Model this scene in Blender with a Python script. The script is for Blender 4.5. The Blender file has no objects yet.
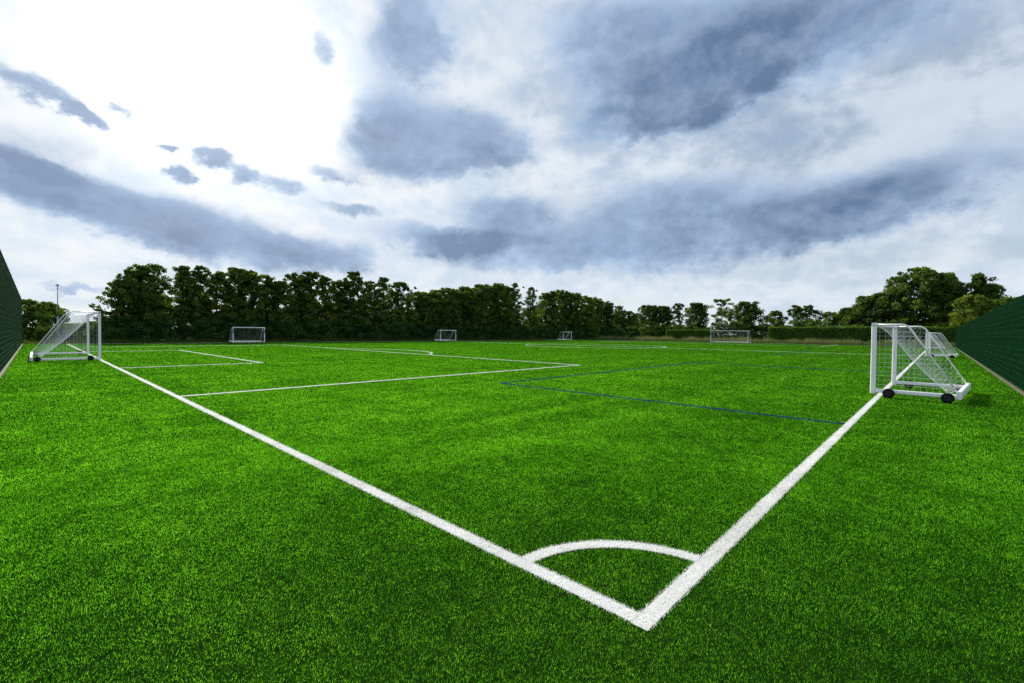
import bpy, math, random
import numpy as np

R = math.radians
scene = bpy.context.scene
col = scene.collection

# ------------------------------------------------------------------ frame of the place
# World axes follow the pitch: corner of the markings at the origin, X runs along the right-hand
# touchline, Y along the left-hand goal line, Z up. The camera stands just outside the corner.
CX, CY, F, H = 512.0, 341.5, 452.2, 1.65
_vr = np.array([940 - CX, 4.5, -F]); _vl = np.array([34 - CX, 13.5, -F])
_up = np.cross(_vr, _vl); _up /= np.linalg.norm(_up)
_r = _vr / np.linalg.norm(_vr); _l = np.cross(_up, _r)
CAM = np.array([-2.387, -1.196, H])
Mwc = np.array([_r, _l, _up])                    # camera axes -> world


def ray(px, py):
    return Mwc @ np.array([px - CX, -(py - CY), -F])


def on_x(px, py, x):
    d = ray(px, py); return CAM + d * ((x - CAM[0]) / d[0])


def on_y(px, py, y):
    d = ray(px, py); return CAM + d * ((y - CAM[1]) / d[1])


# ------------------------------------------------------------------ helpers
def tag(o, label=None, cat=None, group=None, kind=None):
    for k, v in (('label', label), ('category', cat), ('group', group), ('kind', kind)):
        if v: o[k] = v
    return o


def link(name, me, mat=None, parent=None, smooth=False):
    if mat is not None: me.materials.append(mat)
    if smooth: me.polygons.foreach_set('use_smooth', np.ones(len(me.polygons), bool))
    o = bpy.data.objects.new(name, me); col.objects.link(o)
    if parent: o.parent = parent
    return o


def empty(name, loc=(0, 0, 0), rz=0.0):
    o = bpy.data.objects.new(name, None); col.objects.link(o)
    o.location = loc; o.rotation_euler = (0, 0, rz); o.empty_display_size = .2
    return o


def np_mesh(name, V, Fc, tint=None):
    """mesh from an (n,3) vertex array and a list of (m,k) face arrays; tint = per-vertex float"""
    me = bpy.data.meshes.new(name)
    if not isinstance(Fc, (list, tuple)): Fc = [Fc]
    Fc = [f for f in Fc if len(f)]
    loops = np.concatenate([f.ravel() for f in Fc]).astype(np.int32)
    tot = np.concatenate([np.full(len(f), f.shape[1]) for f in Fc]).astype(np.int32)
    start = np.concatenate([[0], np.cumsum(tot)[:-1]]).astype(np.int32)
    me.vertices.add(len(V)); me.vertices.foreach_set('co', np.ascontiguousarray(V, np.float32).ravel())
    me.loops.add(len(loops)); me.loops.foreach_set('vertex_index', loops)
    me.polygons.add(len(tot)); me.polygons.foreach_set('loop_start', start)
    try: me.polygons.foreach_set('loop_total', tot)
    except Exception: pass
    if tint is not None:
        a = me.attributes.new('tint', 'FLOAT', 'POINT'); a.data.foreach_set('value', np.ascontiguousarray(tint, np.float32))
    me.update(calc_edges=True)
    return me


class MB:
    def __init__(s): s.v = []; s.f = []
    def add(s, vs, fs):
        n = len(s.v); s.v += [tuple(map(float, p)) for p in vs]; s.f += [tuple(i + n for i in f) for f in fs]
    def box(s, a, b):
        x0, y0, z0 = a; x1, y1, z1 = b
        s.add([(x0, y0, z0), (x1, y0, z0), (x1, y1, z0), (x0, y1, z0), (x0, y0, z1), (x1, y0, z1), (x1, y1, z1), (x0, y1, z1)],
              [(0, 3, 2, 1), (4, 5, 6, 7), (0, 1, 5, 4), (1, 2, 6, 5), (2, 3, 7, 6), (3, 0, 4, 7)])
    def sweep(s, pts, prof, cap=True, ref=(0, 0, 1)):
        """sweep a profile [(a,b)] (or one per point) along a polyline"""
        pts = [np.array(p, float) for p in pts]; n = len(pts)
        multi = isinstance(prof[0][0], (list, tuple))
        k = len(prof[0]) if multi else len(prof)
        V = []
        for i, p in enumerate(pts):
            t = pts[min(i + 1, n - 1)] - pts[max(i - 1, 0)]; t /= np.linalg.norm(t) + 1e-9
            rf = np.array(ref, float)
            if abs(t @ rf) > .97: rf = np.array((1., 0, 0)) if abs(t[0]) < .9 else np.array((0, 1., 0))
            a = np.cross(rf, t); a /= np.linalg.norm(a); b = np.cross(t, a)
            c = 1.0
            if 0 < i < n - 1:
                d1 = pts[i] - pts[i - 1]; d1 /= np.linalg.norm(d1); c = 1 / max(.5, d1 @ t)
            for (x, y) in (prof[i] if multi else prof): V.append(p + a * x * (c if False else 1) + b * y)
        Fs = []
        for i in range(n - 1):
            for j in range(k):
                q = (j + 1) % k; Fs.append((i * k + j, i * k + q, (i + 1) * k + q, (i + 1) * k + j))
        if cap: Fs.append(tuple(range(k - 1, -1, -1))); Fs.append(tuple((n - 1) * k + j for j in range(k)))
        s.add(V, Fs)
    def tube(s, pts, rad, k=8, cap=True):
        rads = rad if isinstance(rad, (list, tuple)) else [rad] * len(pts)
        s.sweep(pts, [[(r_ * math.cos(2 * math.pi * j / k), r_ * math.sin(2 * math.pi * j / k)) for j in range(k)] for r_ in rads], cap)
    def build(s, name, mat, parent=None, smooth=False):
        me = bpy.data.meshes.new(name); me.from_pydata(s.v, [], s.f); me.update()
        return link(name, me, mat, parent, smooth)


def rrect(w, h, r, k=3):
    out = []
    for (sx, sy, a0) in ((1, 1, 0), (-1, 1, 90), (-1, -1, 180), (1, -1, 270)):
        for i in range(k + 1):
            a = R(a0 + 90 * i / k); out.append((sx * (w / 2 - r) + r * math.cos(a), sy * (h / 2 - r) + r * math.sin(a)))
    return out


def vnoise(x, y, seed, n=256):
    """smooth value noise in 0..1 on arrays"""
    g = np.random.default_rng(seed).random((n, n)).astype(np.float32)
    xi = np.floor(x).astype(int); yi = np.floor(y).astype(int); fx = x - xi; fy = y - yi
    fx = fx * fx * (3 - 2 * fx); fy = fy * fy * (3 - 2 * fy)
    x0 = xi % n; x1 = (xi + 1) % n; y0 = yi % n; y1 = (yi + 1) % n
    return (g[x0, y0] * (1 - fx) + g[x1, y0] * fx) * (1 - fy) + (g[x0, y1] * (1 - fx) + g[x1, y1] * fx) * fy


# ------------------------------------------------------------------ materials
def newmat(name):
    m = bpy.data.materials.new(name); m.use_nodes = True
    nt = m.node_tree; nt.nodes.clear()
    out = nt.nodes.new('ShaderNodeOutputMaterial')
    return m, nt, out


def ramp(nt, fac, stops, interp='LINEAR'):
    n = nt.nodes.new('ShaderNodeValToRGB'); n.color_ramp.interpolation = interp
    e = n.color_ramp.elements
    while len(e) < len(stops): e.new(.5)
    for i, (p, c) in enumerate(stops): e[i].position = p; e[i].color = (*c, 1)
    nt.links.new(fac, n.inputs[0]); return n.outputs[0]


def leafy(name, stops, transl=.4, gloss=.04, rough=.5, tcol=(1.25, 1.15, .6)):
    """blade / leaf material: colour from the per-vertex tint, part of the light passes through"""
    m, nt, out = newmat(name)
    at = nt.nodes.new('ShaderNodeAttribute'); at.attribute_name = 'tint'
    c = ramp(nt, at.outputs['Fac'], stops)
    d = nt.nodes.new('ShaderNodeBsdfDiffuse'); nt.links.new(c, d.inputs[0])
    t = nt.nodes.new('ShaderNodeBsdfTranslucent')
    mu = nt.nodes.new('ShaderNodeMix'); mu.data_type = 'RGBA'; mu.blend_type = 'MULTIPLY'; mu.inputs[0].default_value = 1
    nt.links.new(c, mu.inputs[6]); mu.inputs[7].default_value = (*tcol, 1); nt.links.new(mu.outputs[2], t.inputs[0])
    mx = nt.nodes.new('ShaderNodeMixShader'); mx.inputs[0].default_value = transl
    nt.links.new(d.outputs[0], mx.inputs[1]); nt.links.new(t.outputs[0], mx.inputs[2])
    g = nt.nodes.new('ShaderNodeBsdfGlossy'); g.inputs['Roughness'].default_value = rough; g.inputs[0].default_value = (1, 1, 1, 1)
    mg = nt.nodes.new('ShaderNodeMixShader'); mg.inputs[0].default_value = gloss
    nt.links.new(mx.outputs[0], mg.inputs[1]); nt.links.new(g.outputs[0], mg.inputs[2])
    nt.links.new(mg.outputs[0], out.inputs[0])
    return m


def noisy(name, c1, c2, scale, rough=.6, bump=0.0, metallic=0.0, detail=6, c3=None, spec=.5):
    m, nt, out = newmat(name)
    tc = nt.nodes.new('ShaderNodeTexCoord')
    n = nt.nodes.new('ShaderNodeTexNoise'); n.inputs['Scale'].default_value = scale; n.inputs['Detail'].default_value = detail
    nt.links.new(tc.outputs['Object'], n.inputs[0])
    st = [(.35, c1), (.65, c2)] if c3 is None else [(.3, c1), (.5, c2), (.7, c3)]
    c = ramp(nt, n.outputs[0], st)
    b = nt.nodes.new('ShaderNodeBsdfPrincipled'); nt.links.new(c, b.inputs['Base Color'])
    b.inputs['Specular IOR Level'].default_value = spec; b.inputs['Roughness'].default_value = rough; b.inputs['Metallic'].default_value = metallic
    if bump:
        bp = nt.nodes.new('ShaderNodeBump'); bp.inputs['Strength'].default_value = bump
        nt.links.new(n.outputs[0], bp.inputs['Height']); nt.links.new(bp.outputs[0], b.inputs['Normal'])
    if spec == 0:
        b = nt.nodes.new('ShaderNodeBsdfDiffuse'); nt.links.new(c, b.inputs[0])
    nt.links.new(b.outputs[0], out.inputs[0]); return m


M = dict(
    turf=leafy('turf_fibre', [(0, (.006, .030, .003)), (.3, (.026, .125, .006)), (.65, (.095, .335, .014)), (1, (.23, .48, .05))], .66, 0, .5, (1.95, 1.9, .8)),
    white_fibre=leafy('white_fibre', [(0, (.60, .61, .56)), (.5, (.82, .82, .80)), (1, (.90, .90, .89))], .3, .02, .5, (1, 1, 1)),
    blue_fibre=leafy('blue_fibre', [(0, (.004, .024, .10)), (1, (.01, .055, .21))], .3, .02, .5, (1, 1, 1)),
    base=noisy('turf_base', (.004, .015, .002), (.008, .028, .003), 9, 1, 0, spec=0),
    rough=noisy('rough_ground', (.03, .055, .012), (.06, .09, .02), .7, 1, 0, c3=(.10, .10, .04), spec=0),
    kerb=noisy('kerb_concrete', (.055, .058, .026), (.10, .10, .048), 5, .9, .3),
    paint=noisy('white_powder_coat', (.78, .80, .81), (.86, .87, .87), 2.5, .35),
    tyre=noisy('black_rubber', (.007, .007, .008), (.013, .013, .013), 20, .85, .1, spec=.15),
    hub=noisy('dark_hub', (.015, .015, .016), (.03, .03, .032), 8, .6, spec=.2),
    sticker=noisy('dark_sticker', (.03, .05, .09), (.06, .09, .14), 9, .4),
    net=noisy('net_cord', (.70, .72, .72), (.82, .83, .82), 30, .7),
    fence=noisy('green_fence_wire', (.004, .038, .011), (.008, .064, .019), 3, .8, spec=.08),
    pole=noisy('galvanised_steel', (.22, .24, .27), (.33, .35, .38), 4, .5, 0, .3),
    bark=noisy('bark', (.018, .014, .009), (.045, .036, .024), 6, .95, .6),
    leaf_dark=leafy('dark_leaves', [(0, (.017, .040, .007)), (.5, (.055, .105, .016)), (1, (.15, .22, .034))], .42, .008, .5, (1.6, 1.45, .6)),
    leaf_mid=leafy('mid_leaves', [(0, (.022, .052, .009)), (.5, (.074, .138, .020)), (1, (.18, .26, .04))], .44, .008, .5, (1.6, 1.45, .6)),
    leaf_light=leafy('light_leaves', [(0, (.05, .085, .012)), (.5, (.13, .19, .025)), (1, (.24, .30, .045))], .44, .008, .5, (1.4, 1.35, .6)),
    hedge=leafy('hedge_leaves', [(0, (.022, .058, .006)), (.5, (.085, .185, .016)), (1, (.16, .29, .03))], .4, .008, .5),
    hay=leafy('dry_grass', [(0, (.06, .12, .025)), (.5, (.16, .21, .065)), (1, (.34, .34, .16))], .35, .01, .6, (1.1, 1, .8)),
    verge=leafy('verge_grass', [(0, (.02, .045, .007)), (.6, (.06, .095, .015)), (1, (.14, .15, .035))], .4, 0, .6),
)

# ------------------------------------------------------------------ ground
TU0, TU1, TV0, TV1 = -3.15, 100.8, -2.95, 66.8
mb = MB(); mb.add([(-1500, -1500, -.06), (1500, -1500, -.06), (1500, 1500, -.06), (-1500, 1500, -.06)], [(0, 1, 2, 3)])
tag(mb.build('ground', M['rough']), kind='structure')
mb = MB(); mb.add([(TU0, TV0, 0), (TU1, TV0, 0), (TU1, TV1, 0), (TU0, TV1, 0)], [(0, 1, 2, 3)])
tag(mb.build('pitch_surface', M['base']), kind='structure')
for nm, a, b in (('kerb', (TU0 - .09, TV0 - .09, -.06), (TU1 + .28, TV0, .05)), ('kerb', (TU0 - .09, TV0, -.06), (TU0, TV1, .05)),
                 ('kerb', (TU0 - .09, TV1, -.06), (TU1 + .28, TV1 + .28, .04)), ('kerb', (TU1, TV0, -.06), (TU1 + .28, TV1, .04))):
    mb = MB(); mb.box(a, b); tag(mb.build(nm, M['kerb']), kind='structure')

# ------------------------------------------------------------------ markings
W1, W2 = .125, .115


def seg(a, b, w): return ('s', np.array(a, float), np.array(b, float), w)
def arc(c, r, a0, a1, w): return ('a', np.array(c, float), r, R(a0), R(a1), w)


PA, GA = (12.3, 52.8), (23.6, 42.4)
DC = 32.5
dphi = math.degrees(math.acos((17.0 - 11.2) / 9.15))
MARKS = [
    ('touchline', 'w', [seg((-.0625, 0), (98.6, 0), W1)]),
    ('goal_line', 'w', [seg((0, .0525), (0, 65), W1)]),
    ('corner_arc', 'w', [arc((0, 0), .95, 3.3, 86.7, W1)]),
    ('penalty_area_line', 'w', [seg((.0625, PA[0]), (17.06, PA[0]), W1), seg((17, PA[0] + .0625), (17, PA[1] - .0625), W1), seg((.0625, PA[1]), (17.06, PA[1]), W1)]),
    ('goal_area_line', 'w', [seg((.0625, GA[0]), (5.56, GA[0]), W1), seg((5.5, GA[0] + .0625), (5.5, GA[1] - .0625), W1), seg((.0625, GA[1]), (5.56, GA[1]), W1)]),
    ('penalty_arc', 'w', [arc((11.2, DC), 9.15, -dphi + .4, dphi - .4, W1)]),
    ('halfway_line', 'w', [seg((49.3, .0625), (49.3, 65), W1)]),
    ('centre_circle', 'w', [arc((49.3, DC), 9.15, .4, 179.6, W1), arc((49.3, DC), 9.15, 180.4, 359.6, W1)]),
    ('far_touchline', 'w', [seg((.0625, 65), (98.6, 65), W1)]),
    ('far_goal_line', 'w', [seg((98.6, -.0625), (98.6, 65.06), W1)]),
    ('far_penalty_area_line', 'w', [seg((81.6, PA[0]), (98.54, PA[0]), W1), seg((81.66, PA[0] + .0625), (81.66, PA[1] - .0625), W1), seg((81.6, PA[1]), (98.54, PA[1]), W1)]),
    ('blue_box_line', 'b', [seg((8.0, .0625), (8.0, 9.19), W2), seg((8.0425, 9.15), (24.3, 9.15), W2), seg((24.3, 9.1), (24.3, .0625), W2)]),
    ('far_blue_box_line', 'b', [seg((41.0, .0625), (41.0, 9.19), W2 * .6), seg((41.0425, 9.15), (57.3, 9.15), W2 * .6), seg((57.3, 9.1), (57.3, .0625), W2 * .6)]),
]


def seg_dist(P, it, grow=0.0):
    """signed: <0 inside the painted strip"""
    if it[0] == 's':
        _, a, b, w = it; d = b - a; L = np.linalg.norm(d); d = d / L
        q = P - a; t = q @ d; n = np.abs(q @ np.array([-d[1], d[0]]))
        return np.maximum(n - w / 2, np.maximum(-t, t - L)) - grow
    _, c, r, a0, a1, w = it
    q = P - c; rr = np.hypot(q[:, 0], q[:, 1]); an = np.arctan2(q[:, 1], q[:, 0]); an = np.where(an < a0 - 1e-6, an + 2 * math.pi, an)
    return np.where((an >= a0) & (an <= a1), np.abs(rr - r) - w / 2, 9.0) - grow


def grass_blades(P, wid, hgt, rng, tint, bent, lean=.55, drift=None):
    """blades as thin triangles (or bent three-triangle strips) rooted at P (n,2)"""
    n = len(P); az = rng.random(n) * 2 * math.pi; ln = np.abs(rng.normal(0, lean, n)).clip(0, 1.3)
    dx, dy = np.cos(az) * ln, np.sin(az) * ln
    if drift is not None: dx = dx + drift[:, 0]; dy = dy + drift[:, 1]
    fa = rng.random(n) * math.pi; sx, sy = np.cos(fa), np.sin(fa)
    z = np.zeros(n)
    root = np.stack([P[:, 0], P[:, 1], z], 1)
    side = np.stack([sx, sy, z], 1) * (wid / 2)[:, None]
    nrm = np.sqrt(1 + dx * dx + dy * dy)
    tip = root + np.stack([dx, dy, np.ones(n)], 1) * (hgt / nrm)[:, None]
    if not bent:
        V = np.stack([root - side, root + side, tip], 1).reshape(-1, 3)
        return V, [np.arange(3 * n).reshape(n, 3)], np.repeat(tint, 3)
    mid = root + np.stack([dx * .35, dy * .35, np.ones(n)], 1) * (hgt * .55 / np.sqrt(1 + .12 * (dx * dx + dy * dy)))[:, None]
    tip = mid + np.stack([dx * 1.5, dy * 1.5, np.full(n, .75)], 1) * (hgt * .5 / np.sqrt(.56 + 2.25 * (dx * dx + dy * dy)))[:, None]
    tip[:, 2] = np.maximum(tip[:, 2], .006)
    V = np.stack([root - side, root + side, mid - side * .8, mid + side * .8, tip], 1).reshape(-1, 3)
    b = np.arange(n)[:, None] * 5
    return V, [b + np.array([[0, 1, 3, 2]]), b + np.array([[2, 3, 4]])], np.repeat(tint, 5)


def merge(parts):
    V = []; T = []; F3 = []; F4 = []; n = 0
    for v, fs, t in parts:
        for f in fs: (F3 if f.shape[1] == 3 else F4).append(f + n)
        V.append(v); T.append(t); n += len(v)
    return np.concatenate(V), [np.concatenate(x) for x in (F4, F3) if x], np.concatenate(T)


rng = np.random.default_rng(7)
FWD = math.atan2(-Mwc[1, 2], -Mwc[0, 2])


def polar(n, r0, r1, half, p):
    u = rng.random(n); q = p + 1.0
    r = (r0 ** q + (r1 ** q - r0 ** q) * u) ** (1 / q)
    a = FWD + (rng.random(n) * 2 - 1) * half
    return np.stack([CAM[0] + r * np.cos(a), CAM[1] + r * np.sin(a)], 1), r


K = 3.0
PTS = []
for r0, r1, half, pw, n in ((1.1, 3.0, R(66), 0.0, 195000), (3.0, 7.0, R(61), .75, 580000), (7.0, 125., R(56), -1.2, 1900000)):
    P, rr = polar(n, r0, r1, half, pw); PTS.append((P, rr))
P = np.concatenate([p for p, _ in PTS]); rad = np.concatenate([q for _, q in PTS])
ok = (P[:, 0] > TU0) & (P[:, 0] < TU1) & (P[:, 1] > TV0) & (P[:, 1] < TV1)
P, rad = P[ok], rad[ok]
green = np.ones(len(P), bool)
bw = np.maximum(.0017, .0007 * rad)
for nm, c, items in MARKS:
    for it in items:
        jit = rng.normal(0, .007, len(P))
        green &= seg_dist(P, it) + jit > np.minimum(.35 * bw, .03) - .008
P, rad, bw = P[green], rad[green], bw[green]
# lay of the pile and fibre colour: patches, brushed lanes along the touchline, small tufts
big = vnoise(P[:, 0] * .55 + 11, P[:, 1] * .55 + 3, 1); med = vnoise(P[:, 0] * 2.3, P[:, 1] * 2.3, 2)
fine = vnoise(P[:, 0] * 9, P[:, 1] * 9, 3); tuft = vnoise(P[:, 0] * 34, P[:, 1] * 34, 4); micro = vnoise(P[:, 0] * 75, P[:, 1] * 75, 41)
lane = vnoise(P[:, 0] * .16 + 5, P[:, 1] * 2.1 + 9, 5); lane2 = vnoise(P[:, 0] * 1.9 + 2, P[:, 1] * .12 + 7, 6)
tint = .11 + .10 * big + .14 * med + .18 * fine + .14 * (tuft - .5) + .22 * (micro - .5) + .14 * lane + .09 * lane2 + rng.normal(0, .17, len(P)) * (1 - .45 * ((rad - 4) / 16).clip(0, 1))
spark = rng.random(len(P)) < .03; tint[spark] += .3
ang = (vnoise(P[:, 0] * .8, P[:, 1] * .8, 8) + vnoise(P[:, 0] * 6.1, P[:, 1] * 6.1, 9)) * 9
mag = .10 + .35 * vnoise(P[:, 0] * 7, P[:, 1] * 7, 10)
drift = np.stack([np.cos(ang) * mag, np.sin(ang) * mag], 1)
hg = (.0135 + .0075 * ((rad - 2) / 8).clip(0, 1)) * (.7 + .6 * rng.random(len(P))) * (.65 + .7 * (.5 * tuft + .5 * micro))
V, Fc, T = merge([grass_blades(P, bw, hg, rng, tint.clip(0, 1), False, .75, drift)])
o = link('turf_grass', np_mesh('turf_grass', V, Fc, T), M['turf'])
tag(o, 'short bright green artificial turf pile of the football pitch', 'grass', kind='stuff')


def strip(items, name):
    V = []; T = []
    for it in items:
        if it[0] == 's':
            L = np.linalg.norm(it[2] - it[1]); n = max(2, int(L / 1.0) + 1); t = np.linspace(0, 1, n)[:, None]
            c = it[1] + (it[2] - it[1]) * t; d = (it[2] - it[1]) / L; nn = np.tile([-d[1], d[0]], (n, 1))
        else:
            n = max(12, int(abs(it[4] - it[3]) * it[2] / .25)); a = np.linspace(it[3], it[4], n); nn = np.stack([np.cos(a), np.sin(a)], 1); c = it[1] + nn * it[2]
        w = it[-1]; w = w - .022; r_ = np.hypot(*(c - CAM[:2]).T); z = .005 + .020 * ((r_ - 8) / 30).clip(0, 1)
        A = np.concatenate([c - nn * w / 2, z[:, None]], 1); B = np.concatenate([c + nn * w / 2, z[:, None]], 1)
        v = np.stack([A, B], 1).reshape(-1, 3); i = np.arange(n - 1)[:, None] * 2
        f = i + np.array([[0, 2, 3, 1]]); V.append((v, [f], np.full(len(v), .5)))
    return V


for nm, c, items in MARKS:
    parts = strip(items, nm)
    for it in items:
        if it[0] == 's':
            L = np.linalg.norm(it[2] - it[1]); N = 40000
            # dense near the camera, thinning with distance
            tt = np.linspace(0, L, 4000); pp = it[1] + (it[2] - it[1]) / L * tt[:, None]
        else:
            L = abs(it[4] - it[3]) * it[2]; tt = np.linspace(0, L, 4000); aa = it[3] + tt / it[2]; pp = it[1] + it[2] * np.stack([np.cos(aa), np.sin(aa)], 1)
        rr = np.hypot(*(pp - CAM[:2]).T).clip(1.5)
        wb = np.maximum(.003, np.minimum(.0010 * rr, .05))
        dens = np.minimum(26000, 6.0 * K * H / (wb * .035 * rr)) * it[-1]
        vis = ((pp - CAM[:2]) @ np.array([math.cos(FWD), math.sin(FWD)])) > rr * math.cos(R(64)); dens = dens * vis
        cum = np.concatenate([[0], np.cumsum((dens[1:] + dens[:-1]) / 2 * np.diff(tt))]); n = int(cum[-1])
        if n < 3: continue
        s = np.interp(rng.random(n) * cum[-1], cum, tt); off = (rng.random(n) - .5) * it[-1] + rng.normal(0, .005, n)
        if it[0] == 's':
            d = (it[2] - it[1]) / L; Q = it[1] + d * s[:, None] + np.array([-d[1], d[0]]) * off[:, None]
        else:
            a = it[3] + s / it[2]; Q = it[1] + (it[2] + off)[:, None] * np.stack([np.cos(a), np.sin(a)], 1)
        q = np.hypot(*(Q - CAM[:2]).T); w_ = np.maximum(.0032, np.minimum(.0010 * q, .05))
        h_ = (.015 + .008 * ((q - 2) / 6).clip(0, 1) + (.012 if nm != 'far_blue_box_line' else 0) * ((q - 5) / 30).clip(0, 1)) * (.8 + .4 * rng.random(n))
        tn = (.62 + .4 * (vnoise(Q[:, 0] * 40, Q[:, 1] * 40, 12) - .5) + .5 * (vnoise(Q[:, 0] * 3, Q[:, 1] * 3, 13) - .5) + rng.normal(0, .2, n)).clip(0, 1)
        k = q < 6.5
        for sel, bent in ((k, True), (~k, False)):
            if sel.any(): parts.append(grass_blades(Q[sel], w_[sel], h_[sel], rng, tn[sel], bent, .5 if bent else .3))
    V, Fc, T = merge(parts)
    tag(link(nm, np_mesh(nm, V, Fc, T), M['white_fibre' if c == 'w' else 'blue_fibre']), kind='structure')


def scatter_grass(name, n, u0, u1, v0, v1, mat, h0, h1, w, label, seed):
    g = np.random.default_rng(seed); Q = np.stack([u0 + (u1 - u0) * g.random(n), v0 + (v1 - v0) * g.random(n)], 1)
    nz = vnoise(Q[:, 0] * .9, Q[:, 1] * .9, seed + 1)
    v, f, t = grass_blades(Q, w * (.6 + .8 * g.random(n)), (h0 + (h1 - h0) * nz * g.random(n)), g, (nz * .7 + g.normal(.15, .2, n)).clip(0, 1), False, .4)
    v[:, 2] -= .06
    tag(link(name, np_mesh(name, v, f, t), M[mat]), label, 'grass', kind='stuff')


scatter_grass('dry_grass', 42000, 101.5, 106.3, -6, 66, 'hay', .5, 1.9, .05, 'strip of dry straw coloured grass behind the far end fence', 31)
scatter_grass('verge_grass', 60000, -6, 110, 67.4, 74, 'verge', .2, .75, .06, 'rough green grass along the foot of the far trees', 33)

# ------------------------------------------------------------------ goals
def wheel_mb(x, y, r_, w):
    t = MB(); k = 20
    prof = [(-w / 2, r_ * .55), (-w / 2, r_ * .86), (-w * .36, r_ * .98), (0, r_), (w * .36, r_ * .98), (w / 2, r_ * .86), (w / 2, r_ * .55)]
    V = []; Fs = []
    for i in range(k):
        a = 2 * math.pi * i / k
        for (px_, rr_) in prof: V.append((x + px_, y + rr_ * math.cos(a), r_ + rr_ * math.sin(a)))
    m_ = len(prof)
    for i in range(k):
        j = (i + 1) % k
        for q in range(m_ - 1): Fs.append((i * m_ + q, j * m_ + q, j * m_ + q + 1, i * m_ + q + 1))
    t.add(V, Fs)
    h = MB(); h.sweep([(x - w * .42, y, r_), (x + w * .42, y, r_)], [(r_ * .5 * math.cos(2 * math.pi * i / 16), r_ * .58 * math.sin(2 * math.pi * i / 16)) for i in range(16)])
    h.sweep([(x - w * .60, y, r_), (x + w * .60, y, r_)], [(r_ * .2 * math.cos(2 * math.pi * i / 10), r_ * .2 * math.sin(2 * math.pi * i / 10)) for i in range(10)])
    return t, h


def make_goal(name, W, Hh, dt, db, mesh_sz, cord, lift, sag=1.0):
    """movable goal: mouth along local x (0..W), net towards local +y"""
    root = empty(name)
    P_ = .12
    pr = rrect(.09, .115, .03)
    for x in (0, W):
        m = MB(); m.sweep([(x, 0, .02 + lift), (x, 0, Hh - .0505)], pr, True, (0, 1, 0)); p = m.build('post', M['paint'], root, False)
        s = MB(); zc = Hh * .73
        s.box((x - .03, -.0600, zc - .24), (x + .03, -.0580, zc + .24)); s.build('sticker', M['sticker'], p)
    m = MB(); m.sweep([(-.045, 0, Hh - .05), (W + .045, 0, Hh - .05)], rrect(.11, .10, .03)); m.build('crossbar', M['paint'], root)
    tr = .021
    for x in (0, W):
        m = MB()
        pts = [(x, .062, Hh - .05), (x, dt - .16, Hh - .05)]
        for a in (20, 45, 70): pts.append((x, dt - .16 + .20 * math.sin(R(a)), Hh - .05 - .16 * (1 - math.cos(R(a)))))
        pts.append((x, db - .03, .26)); m.tube(pts, tr, 8)
        m.build('side_frame', M['paint'], root, True)
        m = MB(); m.sweep([(x, .068, .10 + lift), (x, db - .055, .10 + lift)], rrect(.08, .10, .02)); m.build('base_bar', M['paint'], root)
        for y in (.36, db - .20):
            sx = -1 if x == 0 else 1
            t, h = wheel_mb(x + sx * .15, y, .130, .11); wh = t.build('wheel', M['tyre'], root, True); h.build('hub', M['hub'], wh)
    m = MB(); m.sweep([(-.07, db, .13 + lift), (W + .07, db, .13 + lift)], rrect(.10, .19, .025)); m.build('rear_bar', M['paint'], root)
    # net: roof/back sheet hung from the crossbar and the two side frames, sagging between them, plus two side sheets
    def frame_pt(t):       # t 0..1 from crossbar back over the frame to the rear bar
        L1, L2 = dt, math.hypot(db - dt, Hh - .25); s = t * (L1 + L2)
        if s < L1: return np.array([.03 + s, Hh - .08])
        q = (s - L1) / L2; return np.array([dt + (db - dt) * q, Hh - .08 + (.22 - Hh + .08) * q])
    def sheet(s, t):
        a = frame_pt(t); b = np.array([.05, Hh - .10]) * (1 - t) + np.array([db * .86, .10]) * t; b[1] -= .16 * math.sin(math.pi * t)
        w = (4 * s * (1 - s)) ** .42 * sag; p = a * (1 - w) + b * w
        return np.array([s * W, p[0], max(p[1], .03)])
    m = MB(); tri = [(cord / 2 * math.cos(R(a)), cord / 2 * math.sin(R(a))) for a in (90, 210, 330)]
    ns = int(W / mesh_sz); L = dt + math.hypot(db - dt, Hh); nt_ = int(L / mesh_sz)
    for i in range(ns + 1): m.sweep([sheet(i / ns, j / 18) for j in range(19)], tri, False)
    for j in range(1, nt_ + 1): m.sweep([sheet(i / 16, j / nt_) for i in range(17)], tri, False)
    for x in (.012, W - .012):
        sg = 1 if x < 1 else -1
        top = lambda y: Hh - .09 if y <= dt else Hh - .09 + (.2 - Hh + .09) * (y - dt) / (db - dt)
        n = int(db / mesh_sz)
        for i in range(1, n):
            y = i * db / n; zt = top(y)
            m.sweep([(x + sg * .10 * math.sin(math.pi * q / 8) * (y / db), y, .10 + (zt - .10) * q / 8) for q in range(9)], tri, False)
        for j in range(1, int(Hh / mesh_sz)):
            z = .1 + j * mesh_sz
            if z > Hh - .1: break
            ye = db if z < .2 else dt + (db - dt) * (Hh - .09 - z) / (Hh - .29)
            ww = lambda y: .10 * math.sin(math.pi * min(1, (z - .1) / (top(y) - .1 + 1e-6))) * (y / db)
            m.sweep([(x + sg * ww(ye * q / 8), ye * q / 8, z) for q in range(9)], tri, False)
    m.build('net', M['net'], root)
    return root


def copy_tree(o, parent=None):
    c = o.copy(); col.objects.link(c)
    if parent: c.parent = parent
    for ch in list(o.children): copy_tree(ch, c)
    return c


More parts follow.
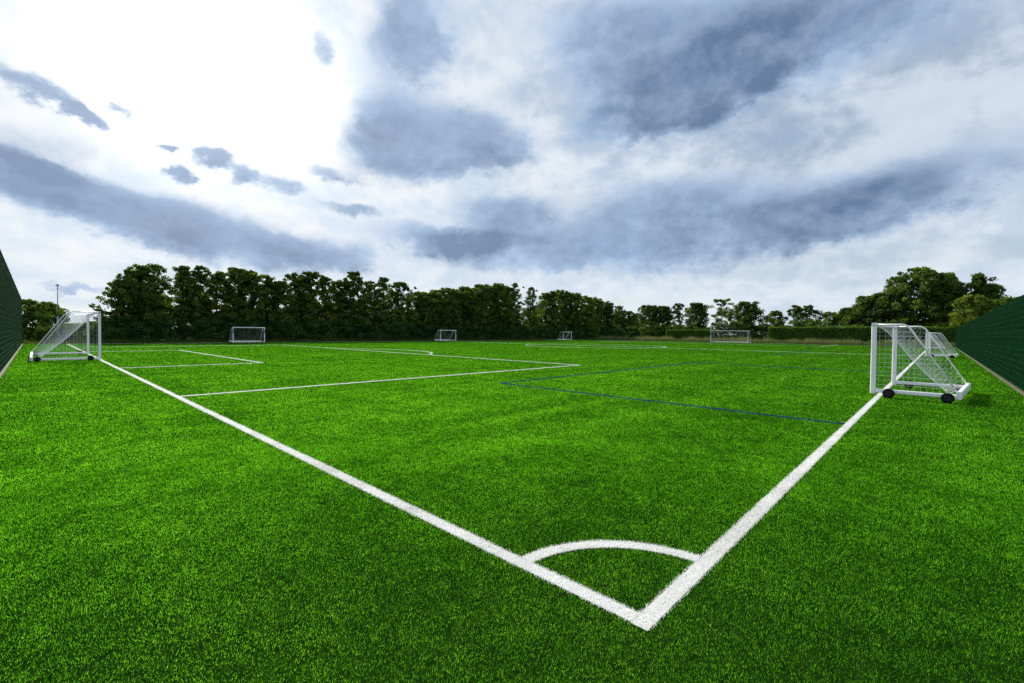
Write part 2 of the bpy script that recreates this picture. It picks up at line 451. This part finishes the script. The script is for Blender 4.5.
GS = 'small portable goals along the touchlines'
small = make_goal('small_goal', 3.3, 2.02, .72, 1.70, .12, .0043, .07)
SMALL = [((13.47, .12), -4.5, 'white small goal nearest the camera on the right touchline, big black wheels'),
         ((47.0, -.42), -3, 'white small goal second along the right touchline, half hidden by the nearest one'),
         ((82.0, .1), -2, 'white small goal farthest along the right touchline beside the green fence'),
         ((17.85, 61.5), 178, 'white small goal before the far trees, leftmost on the far side'),
         ((50.2, 62.6), 181, 'white small goal before the far trees, middle of the three on the far side'),
         ((85.7, 62.6), 183, 'tiny white small goal before the far trees, rightmost of the far side three')]
small_far = make_goal('small_goal', 3.5, 2.02, .72, 1.70, .12, .0020, .07)      # the far side carries finer nets
for i, (p, a, lb) in enumerate(SMALL):
    g = small if i == 0 else small_far if i == 3 else copy_tree(small if i < 3 else small_far)
    g.location = (p[0], p[1], 0)
    # the net side points away from the pitch
    if a < 90: g.scale = (1, -1, 1); g.rotation_euler = (0, 0, R(a))
    else: g.scale = (1, -1, 1); g.rotation_euler = (0, 0, R(a))
    tag(g, lb, 'goal', GS)
GB = 'full width goals on the goal lines'
big_ = make_goal('large_goal', 7.4, 2.56, 1.1, 2.48, .12, .0042, .0)
big_.location = (-.02, 30.9, 0); big_.rotation_euler = (0, 0, R(90))
tag(big_, 'large white wheeled goal on the left goal line seen from its side', 'goal', GB)
g = make_goal('large_goal', 7.4, 2.56, 1.1, 2.48, .12, .0022, .0); g.location = (98.5, 34.9, 0); g.rotation_euler = (0, 0, R(-90))
tag(g, 'wide white goal at the far end in front of the clipped hedge', 'goal', GB)

# ------------------------------------------------------------------ fences
def panel_mesh(w, h):
    V = []; Fs = []
    def bar(a, b):
        n = len(V); x0, y0, z0 = a; x1, y1, z1 = b
        V.extend([(x0, y0, z0), (x1, y0, z0), (x1, y1, z0), (x0, y1, z0), (x0, y0, z1), (x1, y0, z1), (x1, y1, z1), (x0, y1, z1)])
        for f in ((0, 1, 5, 4), (1, 2, 6, 5), (2, 3, 7, 6), (3, 0, 4, 7), (4, 5, 6, 7)): Fs.append(tuple(i + n for i in f))
    nv = int(w / .05)
    for i in range(nv):
        x = .025 + i * .05; bar((x - .0024, -.0024, .05), (x + .0024, .0024, h))
    z = .08
    while z < h:
        for y in (-.0075, .0045): bar((0, y, z - .003), (w, y + .003, z + .003))
        z += .2
    me = bpy.data.meshes.new('mesh_panel'); me.from_pydata(V, [], Fs); me.update(); me.materials.append(M['fence']); return me


def fence(name, a, b, h, label, side=1, sp=3.0):
    a = np.array(a, float); b = np.array(b, float); L = np.linalg.norm(b - a); n = int(round(L / sp)); d = (b - a) / L; w = L / n
    root = empty(name, (*a, 0), math.atan2(d[1], d[0])); tag(root, label, 'fence', 'green mesh fences round the pitch')
    pm = panel_mesh(w - .002, h)
    mp = MB(); mp.sweep([(0, 0, -.06), (0, 0, h + .05)], rrect(.05, .05, .008, 1)); mp.box((-.028, -.028, h + .0505), (.028, .028, h + .06))
    post = mp.build('post', M['fence'], root)
    for i in range(n + 1):
        p = post if i == 0 else post.copy()
        if i: col.objects.link(p)
        p.location = (i * w, 0, 0)
        if i < n:
            q = bpy.data.objects.new('mesh_panel', pm); col.objects.link(q); q.parent = root; q.location = (i * w + .001, .034 * side, 0)
    return root


fence('mesh_fence', (-3.26, 15.0), (-3.26, 66.95), 4.55, 'tall dark green mesh fence at the left edge behind the large goal', -1)
fence('mesh_fence', (12.0, -3.1), (101.1, -3.1), 3.0, 'long dark green mesh fence running along the right touchline')
fence('mesh_fence', (101.1, -3.02), (101.1, 66.95), 3.0, 'thin see-through mesh fence across the far end before the hedge')
fence('mesh_fence', (-3.2, 67.1), (101.1, 67.1), 3.0, 'thin see-through mesh fence before the long dark tree row', -1)

# ------------------------------------------------------------------ lighting mast behind the left goal
mp = on_y(58, 340, 72.0)
mast = empty('mast', (mp[0], 72.0, 0)); tag(mast, 'tall thin grey pole standing behind the left goal against the sky', 'pole')
zt = on_y(58, 286, 72.0)[2]
m = MB(); m.tube([(0, 0, -.06), (0, 0, 2.9), (0, 0, 2.96)], [.11, .10, .06], 10); m.build('base_sleeve', M['pole'], mast, True)
m = MB(); m.tube([(0, 0, 2.955), (0, 0, zt)], [.055, .035], 8); m.build('shaft', M['pole'], mast, True)
m = MB(); m.box((-.12, -.09, zt + .001), (.12, .09, zt + .18)); m.box((-.05, -.13, zt + .04), (.05, -.0905, zt + .12)); m.build('head', M['pole'], mast)

# ------------------------------------------------------------------ trees
def leaves(C, rad_, per, size, g, ct, flat=.75):
    """leaf-sized faces spread through clumps at C (n,3) with radii rad_"""
    n = len(C); idx = np.repeat(np.arange(n), per); N = len(idx)
    d = g.normal(0, 1, (N, 3)); d /= np.linalg.norm(d, axis=1)[:, None]
    rr = g.random(N) ** .45
    p = C[idx] + d * (rr * rad_[idx])[:, None] * np.array([1, 1, flat])
    a = g.normal(0, 1, (N, 3)); a /= np.linalg.norm(a, axis=1)[:, None]
    b = np.cross(a, g.normal(0, 1, (N, 3))); b /= np.linalg.norm(b, axis=1)[:, None] + 1e-9
    s = size * (.6 + .8 * g.random(N))
    a = a * (s * .5)[:, None]; b = b * (s * .32)[:, None]
    V = np.stack([p - a, p + b, p + a, p - b], 1).reshape(-1, 3)
    t = (ct[idx] + g.normal(0, .16, N)).clip(0, 1)
    return V, [np.arange(4 * N).reshape(N, 4)], np.repeat(t, 4)


def tree(name, loc, h, w, base, nc, per, size, mat, seed, label, group, shape='round', cr=(.5, 1.0)):
    g = np.random.default_rng(seed)
    root = empty(name, loc, g.random() * 6.28)
    C = []; tries = 0
    lobes = [(g.random() * 6.28, .5 + .5 * g.random(), base + (1 - base) * g.random()) for _ in range(5)]
    while len(C) < nc and tries < nc * 40:
        tries += 1
        t = g.random() ** .85; z = base + (1 - base) * t
        if shape == 'round': e = math.sin(math.pi * min(1, .12 + .86 * t)) ** .6
        elif shape == 'column': e = (.62 + .38 * math.sin(math.pi * t)) * (1 - t ** 5 * .6)
        elif shape == 'full': e = (.80 + .20 * math.sin(math.pi * t)) * (1 - t ** 5 * .5)
        elif shape == 'cone': e = (1 - t) ** .75 + .08
        else: e = (1 - t ** 3 * .75)
        a = g.random() * 6.28
        e *= .78 + .22 * math.sin(a * 2 + lobes[0][0] + 5 * t) + .12 * math.sin(a * 3 + lobes[1][0] - 7 * t)
        r_ = e * w / 2 * math.sqrt(g.random())
        C.append((r_ * math.cos(a), r_ * math.sin(a), z * h))
    C = np.array(C); C[:, 2] = np.minimum(C[:, 2], h - cr[0] * .6)
    for q in range(5): C[q] = (w * g.normal(0, .05 + .03 * q), w * g.normal(0, .05 + .03 * q), h - cr[0] * (.7 + .8 * q))
    rd = cr[0] + (cr[1] - cr[0]) * g.random(len(C)); rd *= np.where(C[:, 2] > h * .85, .75, 1)
    # trunk and limbs
    m = MB(); tr = .012 * h + .05; bend = g.normal(0, .15, 2)
    tp = lambda q: np.array([bend[0] * math.sin(q * 2.2), bend[1] * math.sin(q * 2.7), q * h * .9])
    m.tube([tp(q) - np.array([0, 0, .1 if q == 0 else 0]) for q in (0, .04, .15, .3, .5, .7, .88, 1)],
           [tr * 1.5, tr * 1.1, tr, tr * .85, tr * .62, tr * .4, tr * .2, tr * .07], 7)
    order = g.permutation(len(C))[:min(len(C), 26)]
    for i in order:
        c = C[i]; q0 = max(.08, min(.9, (c[2] / h - .08 - .22 * g.random()) / .9)); a = tp(q0)
        if np.linalg.norm(c - a) < .5: continue
        mid = (a + c) / 2 + np.array([g.normal(0, .15), g.normal(0, .15), .12 * np.linalg.norm(c - a)])
        r0 = tr * (1 - q0) * .5 + .02; m.tube([a, mid, c], [r0, r0 * .6, r0 * .2], 5, False)
    m.build('trunk', M['bark'], root, True)
    ct = g.normal(.42, .17, len(C))
    V, Fc, T = leaves(C, rd, per, size, g, ct)
    link('crown', np_mesh('crown', V, Fc, T), M[mat], root)
    return tag(root, label, 'tree', group)


_ones = 'first second third fourth fifth sixth seventh eighth ninth tenth eleventh twelfth thirteenth fourteenth fifteenth sixteenth seventeenth eighteenth nineteenth'.split()
ORD = list(_ones)
for tens, tenth in (('twenty', 'twentieth'), ('thirty', 'thirtieth'), ('forty', 'fortieth')): ORD += [tenth] + [tens + '-' + q for q in _ones[:9]]
ROW = [(121, 280, 's'), (131, 270, 's'), (141, 265.5, 's'), (155, 264.5, 's'), (183, 266, 's'), (200, 266, 's'), (219, 272, 's'), (238, 268, 'd'), (252, 271, 'd'), (267, 275, 's'),
       (279, 281, 's'), (296, 274, 'd'), (311, 272, 'd'), (325, 277, 's'), (341, 281, 'd'), (354, 272, 'd'), (370, 281, 'd'), (384, 277, 's'), (399, 282, 'd'), (420, 292, 'm'), (436, 290, 'm'),
       (449, 288, 'm'), (465, 287, 'm'), (481, 284.5, 'm'), (498, 283.5, 'm'), (515, 283, 's'), (531, 287, 's'), (561, 290, 'm'), (575, 293, 'm'), (594, 297, 'm'), (609, 303, 'd'), (619, 306, 'd'), (628, 311, 'd'),
       (428, 293, 'm'), (457, 290, 'm'), (473, 288, 'm'), (490, 286, 'm'), (507, 286, 'm'), (546, 293, 'm'), (553, 291, 's'), (568, 292, 'm'), (585, 296, 'm'), (602, 301, 'm'), (636, 313, 'd')]
ROW.sort()
rs = random.Random(4)
for i, (px, py, st) in enumerate(ROW):
    yv = 75.5 + rs.uniform(-1.2, 1.2); p = on_y(px, py, yv); h = p[2]
    if st == 's': kw = dict(w=rs.uniform(5.2, 6.6), base=.08, nc=160, per=52, size=.27, mat='leaf_mid', shape='column', cr=(.28, .62)); ds = 'gappy upright tree'
    elif st == 'd': kw = dict(w=rs.uniform(6.6, 8.0), base=.04, nc=250, per=52, size=.28, mat='leaf_dark', shape='full', cr=(.30, .72)); ds = 'dense dark tree'
    else: kw = dict(w=rs.uniform(8.0, 10), base=.04, nc=260, per=52, size=.32, mat='leaf_mid', shape='full', cr=(.38, .85)); ds = 'broad leafy green tree'
    tree('row_tree', (p[0], yv, -.06), h, seed=100 + i, group='trees in the long row across the far side',
         label='%s in the long far row, %s from its left end' % (ds, ORD[i]), **kw)
# second line of trees standing behind the row, seen through its gaps
for i in range(26):
    u = 10 + i * 5.3 + rs.uniform(-1, 1)
    tree('back_tree', (u, 81.5 + rs.uniform(-1, 2.5), -.06), rs.uniform(6.6, 8.2) if u < 60 else rs.uniform(7.5, 9.2), 6.8, .05, 90, 46, .36, 'leaf_dark', 300 + i,
         'dark tree standing behind the long far tree row', 'trees behind the long far row', 'full', (.5, 1.0))


def bush_proto(seed, w, h, mat, nc=46, per=60, size=.3):
    g = np.random.default_rng(seed); root = empty('bush', (0, 0, 0))
    a = g.random(nc) * 6.28; t = g.random(nc); r_ = np.sqrt(g.random(nc)) * w / 2 * np.sqrt(1 - .75 * t * t)
    C = np.stack([r_ * np.cos(a), r_ * np.sin(a), .25 + t * (h - .6)], 1); rd = .4 + .45 * g.random(nc)
    m = MB()
    for c in C[:9]: m.tube([(c[0] * .15, c[1] * .15, -.1), c * np.array([.6, .6, .6]), c], [.05, .035, .012], 5, False)
    m.build('stems', M['bark'], root, True)
    V, Fc, T = leaves(C, rd, per, size, g, g.normal(.4, .15, nc)); V[:, 2] = np.maximum(V[:, 2], -.02)
    link('foliage', np_mesh('foliage', V, Fc, T), M[mat], root)
    return root


protos = [bush_proto(500 + i, 5.0 + .5 * i, 3.6 + .35 * i, 'leaf_dark') for i in range(5)]
for i in range(84):
    o = protos[i] if i < 5 else copy_tree(protos[i % 5])
    u = -2.0 + (i if i < 46 else (i - 46) * 1.16 + 2.6) * 3.15 + rs.uniform(-.8, .8)
    o.location = (u, (73.8 if i < 46 else 78.6) + rs.uniform(-.6, .9), -.06); o.rotation_euler = (0, 0, rs.uniform(0, 6.28)); s = rs.uniform(.85, 1.2) * (.5 if u < 4 else 1); o.scale = (s, s, s)
    tag(o, 'dark leafy bush filling the foot of the long far tree row', 'bush', 'bushes at the foot of the far row')

# far end: separate trees behind the hedge, then the tall group at the right
END = [(650, 305, 'd', 9, 114, 'rounded dark tree just right of where the long row ends'), (663, 306, 'd', 7, 114, 'dark tree paired with the rounded one right of the row end'),
       (679, 303, 's', 5, 116, 'slim tree with sky gaps left of the far end goal'), (697, 303, 'd', 7, 114, 'dark leafy tree above the left post of the far end goal'),
       (722, 299, 'm', 9, 118, 'loose airy tree with see-through crown above the far end goal'), (747.5, 301.5, 'd', 9, 113, 'dark dense tree right beside the far end goal, reaching the ground'),
       (776, 311, 'm', 5, 120, 'small round pale tree standing alone above the hedge'), (796, 305, 's', 4.2, 118, 'thin upright tree above the hedge, left of a pair'),
       (810, 305, 's', 4.6, 118, 'thin upright tree above the hedge, right of a pair'), (833, 312, 'm', 7, 118, 'low rounded tree above the hedge right of the thin pair'),
       (849, 308, 'd', 6, 116, 'low dark tree at the left foot of the tall right-hand group'), (866, 296, 'd', 8, 115, 'dark tree stepping up at the left of the tall right-hand group'), (881, 293, 'd', 8, 114, 'dark broad tree directly behind the nearest goal'),
       (900, 277, 'd', 8, 117, 'tall dark tree left of the highest crown in the right-hand group'), (918, 267.5, 'D', 13, 115, 'tallest tree of the right-hand group with a big domed crown'),
       (944, 273, 'D', 10, 117, 'tall tree close right of the big domed crown'), (957, 283, 'd', 7, 116, 'dark tree between the domed crown and the pointed tree'), (979, 273.5, 'c', 9, 115, 'dark tree with ragged pointed top near the right fence'),
       (972, 295, 'l', 9, 108, 'light yellow-green bushy tree in front of the pointed dark tree'), (989, 284, 'd', 6, 117, 'dark tree on the right flank of the pointed tree'),
       (1004, 297, 'm', 8, 109, 'low tree just showing over the right-hand fence')]
for i, (px, py, st, w, xu, lb) in enumerate(END):
    p = on_x(px, py, xu); h = p[2]; w = w * 1.25 if st in 'sm' else w
    kw = {'s': dict(base=.12, nc=80, per=46, size=.32, mat='leaf_dark', shape='column', cr=(.35, .75)), 'd': dict(base=.04, nc=240, per=48, size=.35, mat='leaf_dark', shape='full', cr=(.45, .95)),
          'm': dict(base=.10, nc=110, per=48, size=.34, mat='leaf_mid', shape='full', cr=(.4, .85)), 'D': dict(base=.05, nc=330, per=54, size=.36, mat='leaf_mid', shape='round', cr=(.5, 1.1)),
          'c': dict(base=.06, nc=190, per=50, size=.35, mat='leaf_dark', shape='cone', cr=(.4, .85)), 'l': dict(base=.02, nc=170, per=54, size=.33, mat='leaf_light', shape='round', cr=(.4, .85))}[st]
    tree('pointed_tree' if st == 'c' else 'tree', (p[0], p[1], -.06), h, w, seed=700 + i, label=lb, group='trees beyond the far end', **kw)
# shrubs closing the foot of the right-hand group, and the greenery left of the row
for i in range(22):
    o = copy_tree(protos[i % 5]); v = -9 + i * 3.3; o.location = (110.5 + rs.uniform(-.8, .8), v, -.06)
    s = rs.uniform(.85, 1.1) if v < 46 else rs.uniform(.95, 1.2)
    o.rotation_euler = (0, 0, rs.uniform(0, 6.28)); o.scale = (s * 1.1, s * 1.1, s)
    tag(o, 'dark bush behind the hedge at the foot of the far end trees', 'bush', 'bushes behind the hedge')
for i, (px, py, yv, w, mt, lb) in enumerate(((30, 300, 80, 8, 'leaf_mid', 'rounded green tree behind the end of the tall left fence'), (47, 304, 83, 7, 'leaf_mid', 'smaller green tree left of the thin grey pole'),
                                             (72, 324, 84, 4, 'leaf_mid', 'low bushy tree seen through the net of the left goal'), (92, 322, 80, 4, 'leaf_mid', 'low leafy tree between the left goal and the long row'), (106, 320, 77, 3.5, 'leaf_light', 'low light green tree just right of the left goal posts'))):
    p = on_y(px, py, yv)
    tree('tree', (p[0], yv, -.06), p[2], w, .04, 130, 50, .28, mt, 800 + i, lb, 'low trees behind the left goal', 'round', (.4, .8))


def hedge(name, x0, x1, v0, v1, h, label, seed):
    g = np.random.default_rng(seed); root = empty(name, ((x0 + x1) / 2, (v0 + v1) / 2, -.06)); tag(root, label, 'hedge', 'clipped hedges beyond the far end')
    dx, dy = (x1 - x0) / 2, (v1 - v0) / 2
    m = MB(); m.box((-dx + .3, -dy + .3, 0), (dx - .3, dy - .3, h - .3)); m.build('dark_core', M['bark'], root)  # solid dark core box added behind the leaf faces, stands in for the inside
    N = int((v1 - v0) * 620); y = (g.random(N) * 2 - 1) * dy
    wob = .14 * (vnoise(y * .7 + 40, y * 0, seed) - .5); kind = g.random(N)
    top = kind < .45; front = (kind >= .45) & (kind < .9)
    x = np.where(top, (g.random(N) * 2 - 1) * dx, np.where(front, -dx, dx)) + g.normal(0, .10, N)
    z = np.where(top, h + wob * 1.6 + g.normal(0, .07, N), g.random(N) * h)
    Cc = np.stack([x, y, z], 1)
    V, Fc, T = leaves(Cc, np.full(N, .12), 3, .22, g, (.58 + .3 * (vnoise(y * 1.3, z * 1.3 + 9, seed + 1) - .5)))
    V[:, 2] = np.maximum(V[:, 2], .0)
    link('foliage', np_mesh('foliage', V, Fc, T), M['hedge'], root)


hz = on_x(815, 327.5, 106.5)[2]
hedge('hedge', 106.5, 108.6, -8.5, on_x(768, 330, 106.5)[1], hz, 'long clipped green hedge behind the far end fence, right of the goal', 61)
hedge('hedge', 106.5, 108.6, on_x(713, 330, 106.5)[1], on_x(666, 330, 106.5)[1], on_x(690, 330, 106.5)[2], 'short clipped green hedge behind the far end fence, left of the goal', 62)

# ------------------------------------------------------------------ sky and light
def azel(px, py):
    d = ray(px, py); d = d / np.linalg.norm(d); return math.atan2(d[1], d[0]), math.asin(d[2])


SUN_AZ, SUN_EL = azel(215, 75); SUN_EL = R(31)
world = bpy.data.worlds.new('World'); scene.world = world; world.use_nodes = True
nt = world.node_tree; nt.nodes.clear(); L = nt.links


def val(x): return x
def setin(sock, x):
    if isinstance(x, (int, float)): sock.default_value = x
    elif isinstance(x, tuple): sock.default_value = x if len(x) == len(sock.default_value) else (*x, 1)
    else: L.new(x, sock)
def mth(op, a, b=0.0, c=0.0, clamp=False):
    n = nt.nodes.new('ShaderNodeMath'); n.operation = op; n.use_clamp = clamp
    setin(n.inputs[0], a); setin(n.inputs[1], b)
    if op in ('MULTIPLY_ADD', 'SMOOTH_MIN'): setin(n.inputs[2], c)
    return n.outputs[0]
def mix(f, a, b):
    n = nt.nodes.new('ShaderNodeMix'); n.data_type = 'RGBA'; setin(n.inputs[0], f); setin(n.inputs[6], a); setin(n.inputs[7], b); return n.outputs[2]
def smooth(x, lo, hi):
    n = nt.nodes.new('ShaderNodeMapRange'); n.interpolation_type = 'SMOOTHSTEP'; setin(n.inputs[0], x); n.inputs[1].default_value = lo; n.inputs[2].default_value = hi; return n.outputs[0]
def noise(vec, scale, detail, rough=.55, dist=0.0):
    n = nt.nodes.new('ShaderNodeTexNoise'); L.new(vec, n.inputs['Vector']); n.inputs['Scale'].default_value = scale; n.inputs['Detail'].default_value = detail
    n.inputs['Roughness'].default_value = rough; n.inputs['Distortion'].default_value = dist; return n.outputs[0]


tc = nt.nodes.new('ShaderNodeTexCoord'); sp = nt.nodes.new('ShaderNodeSeparateXYZ'); L.new(tc.outputs['Generated'], sp.inputs[0])
dx, dy, dz = sp.outputs
az = mth('ARCTAN2', dy, dx); el = mth('ARCSINE', dz)
# cloud-layer coordinates: the direction carried up to a flat layer, so clouds shrink towards the horizon
iz = mth('DIVIDE', 1.0, mth('ADD', mth('MAXIMUM', dz, 0.0), .10))
cb = nt.nodes.new('ShaderNodeCombineXYZ'); L.new(mth('MULTIPLY', dx, iz), cb.inputs[0]); L.new(mth('MULTIPLY', dy, iz), cb.inputs[1])
pl = cb.outputs[0]
n1 = noise(pl, 1.5, 4, .5, .4); n3 = noise(pl, .55, 4, .5, .2)
sv = nt.nodes.new('ShaderNodeVectorMath'); sv.operation = 'MULTIPLY'; L.new(tc.outputs['Generated'], sv.inputs[0]); sv.inputs[1].default_value = (1, 1, 1.45)
pv = sv.outputs[0]
so_ = nt.nodes.new('ShaderNodeVectorMath'); so_.operation = 'ADD'; L.new(pv, so_.inputs[0])
_sd = (math.cos(SUN_AZ) * math.cos(SUN_EL), math.sin(SUN_AZ) * math.cos(SUN_EL), math.sin(SUN_EL)); so_.inputs[1].default_value = (_sd[0] * .012, _sd[1] * .012, .03)
n2 = noise(pv, 7.0, 11, .60, .15); n2o = noise(so_.outputs[0], 7.0, 7, .58, .15); n4 = noise(pv, 24, 8, .64, .1); n5 = noise(pv, 3.6, 9, .58, .2)
rim = mth('MULTIPLY', mth('SUBTRACT', n2, n2o), 3.4)      # sunward and upper faces of the billows are lighter
wisp = mth('ADD', mth('MULTIPLY', n1, .25), mth('MULTIPLY', n2, .75))
# warp azimuth/elevation so that cloud outlines are ragged
azw = mth('ADD', az, mth('MULTIPLY', mth('SUBTRACT', n2, .5), .16)); elw = mth('ADD', el, mth('MULTIPLY', mth('SUBTRACT', n5, .5), .10))
elw = mth('ADD', elw, mth('MULTIPLY', mth('SUBTRACT', n4, .5), .05)); azw = mth('ADD', azw, mth('MULTIPLY', mth('SUBTRACT', n4, .5), .05))


def blob(px, py, rx, ry, ang, w):
    a0, e0 = azel(px, py); a1, e1 = azel(px + 5, py); a2, e2 = azel(px, py - 5)
    kx = math.hypot(a1 - a0, e1 - e0) / 5; ky = abs(e2 - e0) / 5
    ca, sa = math.cos(R(ang)), math.sin(R(ang))
    da = mth('MULTIPLY', mth('SUBTRACT', azw, a0), -1 / kx); de = mth('MULTIPLY', mth('SUBTRACT', elw, e0), 1 / ky)   # in picture-like units at the cloud's centre
    u = mth('MULTIPLY_ADD', da, ca / rx, mth('MULTIPLY', de, sa / rx)); v = mth('MULTIPLY_ADD', da, -sa / ry, mth('MULTIPLY', de, ca / ry))
    q = mth('MULTIPLY_ADD', u, u, mth('MULTIPLY', v, v))
    return mth('MULTIPLY', mth('EXPONENT', mth('MULTIPLY', mth('POWER', mth('MAXIMUM', q, 0.0), 1.5), -.8)), w)


BL = [(60, 186, 130, 30, -13, 1.0), (215, 236, 120, 27, -10, 1.0), (330, 252, 60, 14, -6, .6), (30, 156, 46, 9, -12, .8), (436, 144, 80, 38, 4, 1.25), (380, 118, 30, 36, 0, .4), (412, 30, 42, 60, -10, 1.1), (322, 52, 15, 22, 0, .7),
      (600, 45, 56, 56, 0, .75), (690, 55, 90, 62, 10, 1.1), (815, 28, 140, 46, 14, 1.25), (690, 105, 50, 30, 0, .7), (625, 125, 60, 22, 12, .8), (775, 214, 150, 34, 3, .82), (930, 178, 150, 38, 9, .42), (650, 205, 80, 26, 6, .7), (560, 254, 130, 26, -4, 1.05), (508, 212, 46, 17, 0, .95),
      (212, 155, 26, 12, 0, 1.0), (75, 102, 26, 8, -8, .9), (128, 107, 24, 5, -10, .8), (288, 189, 30, 10, -4, .8), (245, 178, 17, 12, 0, .8), (18, 76, 30, 14, -8, .8), (180, 172, 12, 9, 0, 1.0), (165, 145, 9, 7, 0, .9), (328, 170, 22, 8, 0, .6),
      (352, 208, 26, 7, -6, .8), (430, 236, 80, 14, 0, .5), (75, 291, 36, 4.5, 2, .7), (500, 30, 60, 46, 0, .3), (950, 14, 110, 26, 10, .5), (60, 132, 70, 16, 0, .3), (480, 240, 44, 10, -3, .7), (940, 300, 40, 5, 0, .25)]
D = None
for b in BL:
    q = blob(*b); D = q if D is None else mth('ADD', D, q)
dens = mth('ADD', D, mth('MULTIPLY', mth('SUBTRACT', wisp, .5), 1.7))
dens = mth('ADD', dens, mth('MULTIPLY', mth('SUBTRACT', n4, .5), .5))
cov = smooth(dens, .16, .88)
core = mth('ADD', mth('MULTIPLY', smooth(dens, .3, 1.6), .80), mth('MULTIPLY', mth('SUBTRACT', n5, .46), 1.5))
core = mth('SUBTRACT', core, mth('MULTIPLY', rim, .6), clamp=True)
# bright cloud layer: burnt out around the hidden sun, pale grey elsewhere
a0, e0 = azel(215, 75)
g1 = mth('ADD', mth('POWER', mth('MULTIPLY', mth('SUBTRACT', az, a0), 1 / .62), 2.0), mth('POWER', mth('MULTIPLY', mth('SUBTRACT', el, e0), 1 / .48), 2.0))
glow = mth('EXPONENT', mth('MULTIPLY', g1, -1.0))
hor = mth('EXPONENT', mth('MULTIPLY', mth('MAXIMUM', el, 0.0), -7.0))
sky = nt.nodes.new('ShaderNodeTexSky'); sky.sky_type = 'NISHITA'; sky.sun_disc = False; sky.sun_elevation = SUN_EL; sky.sun_rotation = math.pi / 2 - SUN_AZ
sky.air_density = 1.0; sky.dust_density = .6
sc = nt.nodes.new('ShaderNodeVectorMath'); sc.operation = 'SCALE'; L.new(sky.outputs[0], sc.inputs[0]); sc.inputs['Scale'].default_value = .10
tex = smooth(mth('ADD', wisp, mth('MULTIPLY', rim, .15)), .34, .64)
pale = mix(tex, (.46, .59, .76), (.75, .82, .90))
V = None
for vb in ((820, 120, 330, 95, 8, 1.0), (600, 235, 230, 48, 0, .9), (500, 40, 90, 80, 0, .7), (650, 90, 130, 90, 0, .6), (40, 120, 90, 60, 0, .35)):
    q = blob(*vb); V = q if V is None else mth('ADD', V, q)
veil = mth('MULTIPLY', mth('MINIMUM', V, 1.0), smooth(mth('ADD', mth('MULTIPLY', n5, .6), mth('MULTIPLY', n1, .4)), .28, .60))
pale = mix(mth('MULTIPLY', veil, .85), pale, mix(smooth(n2, .36, .62), (.30, .40, .55), (.60, .69, .81)))
pale = mix(mth('MULTIPLY', hor, .6), pale, (.77, .83, .88))
white = mix(glow, pale, mix(tex, (.76, .86, .97), (.97, .975, .975)))
white = mix(mth('POWER', glow, 24.0), white, (6.0, 5.8, 5.4))
gaps = mth('MULTIPLY', smooth(mth('ADD', n3, mth('MULTIPLY', n2, .3)), .70, .50), .30)
base = mix(mth('MULTIPLY', gaps, mth('SUBTRACT', 1.0, glow)), white, sc.outputs[0])
darkc = mix(core, mix(n2, (.30, .445, .67), (.46, .60, .80)), (.11, .185, .315))
darkc = mix(mth('MULTIPLY', glow, .32), darkc, (.60, .74, .95))
skyc = mix(mth('MULTIPLY', cov, .95), base, darkc)
below = smooth(dz, -.02, 0.0)
skyc = mix(below, (.25, .30, .25), skyc)
bg = nt.nodes.new('ShaderNodeBackground'); L.new(skyc, bg.inputs[0]); bg.inputs[1].default_value = .82
ow = nt.nodes.new('ShaderNodeOutputWorld'); L.new(bg.outputs[0], ow.inputs[0])

sl = bpy.data.lights.new('sun', 'SUN'); sl.energy = 5.0; sl.angle = R(5); sl.color = (1, .94, .82)
so = bpy.data.objects.new('sun', sl); col.objects.link(so)
from mathutils import Vector, Matrix
sd = Vector((math.cos(SUN_AZ) * math.cos(SUN_EL), math.sin(SUN_AZ) * math.cos(SUN_EL), math.sin(SUN_EL)))
so.rotation_euler = sd.to_track_quat('Z', 'Y').to_euler(); so.location = (0, 0, 60)

# ------------------------------------------------------------------ camera
cd = bpy.data.cameras.new('camera'); cd.sensor_width = 36; cd.lens = F / 1024 * 36; cd.clip_end = 6000; cd.clip_start = .05
co = bpy.data.objects.new('camera', cd); col.objects.link(co)
mw = Matrix.Identity(4)
for i in range(3):
    for j in range(3): mw[i][j] = float(Mwc[i, j])
    mw[i][3] = float(CAM[i])
co.matrix_world = mw; scene.camera = co
vs = scene.view_settings; vs.view_transform = 'Standard'; vs.look = 'None'; vs.exposure = .32; vs.gamma = 1; vs.use_curve_mapping = False
scene.cycles.max_bounces = 6; scene.cycles.transparent_max_bounces = 8; scene.cycles.diffuse_bounces = 3
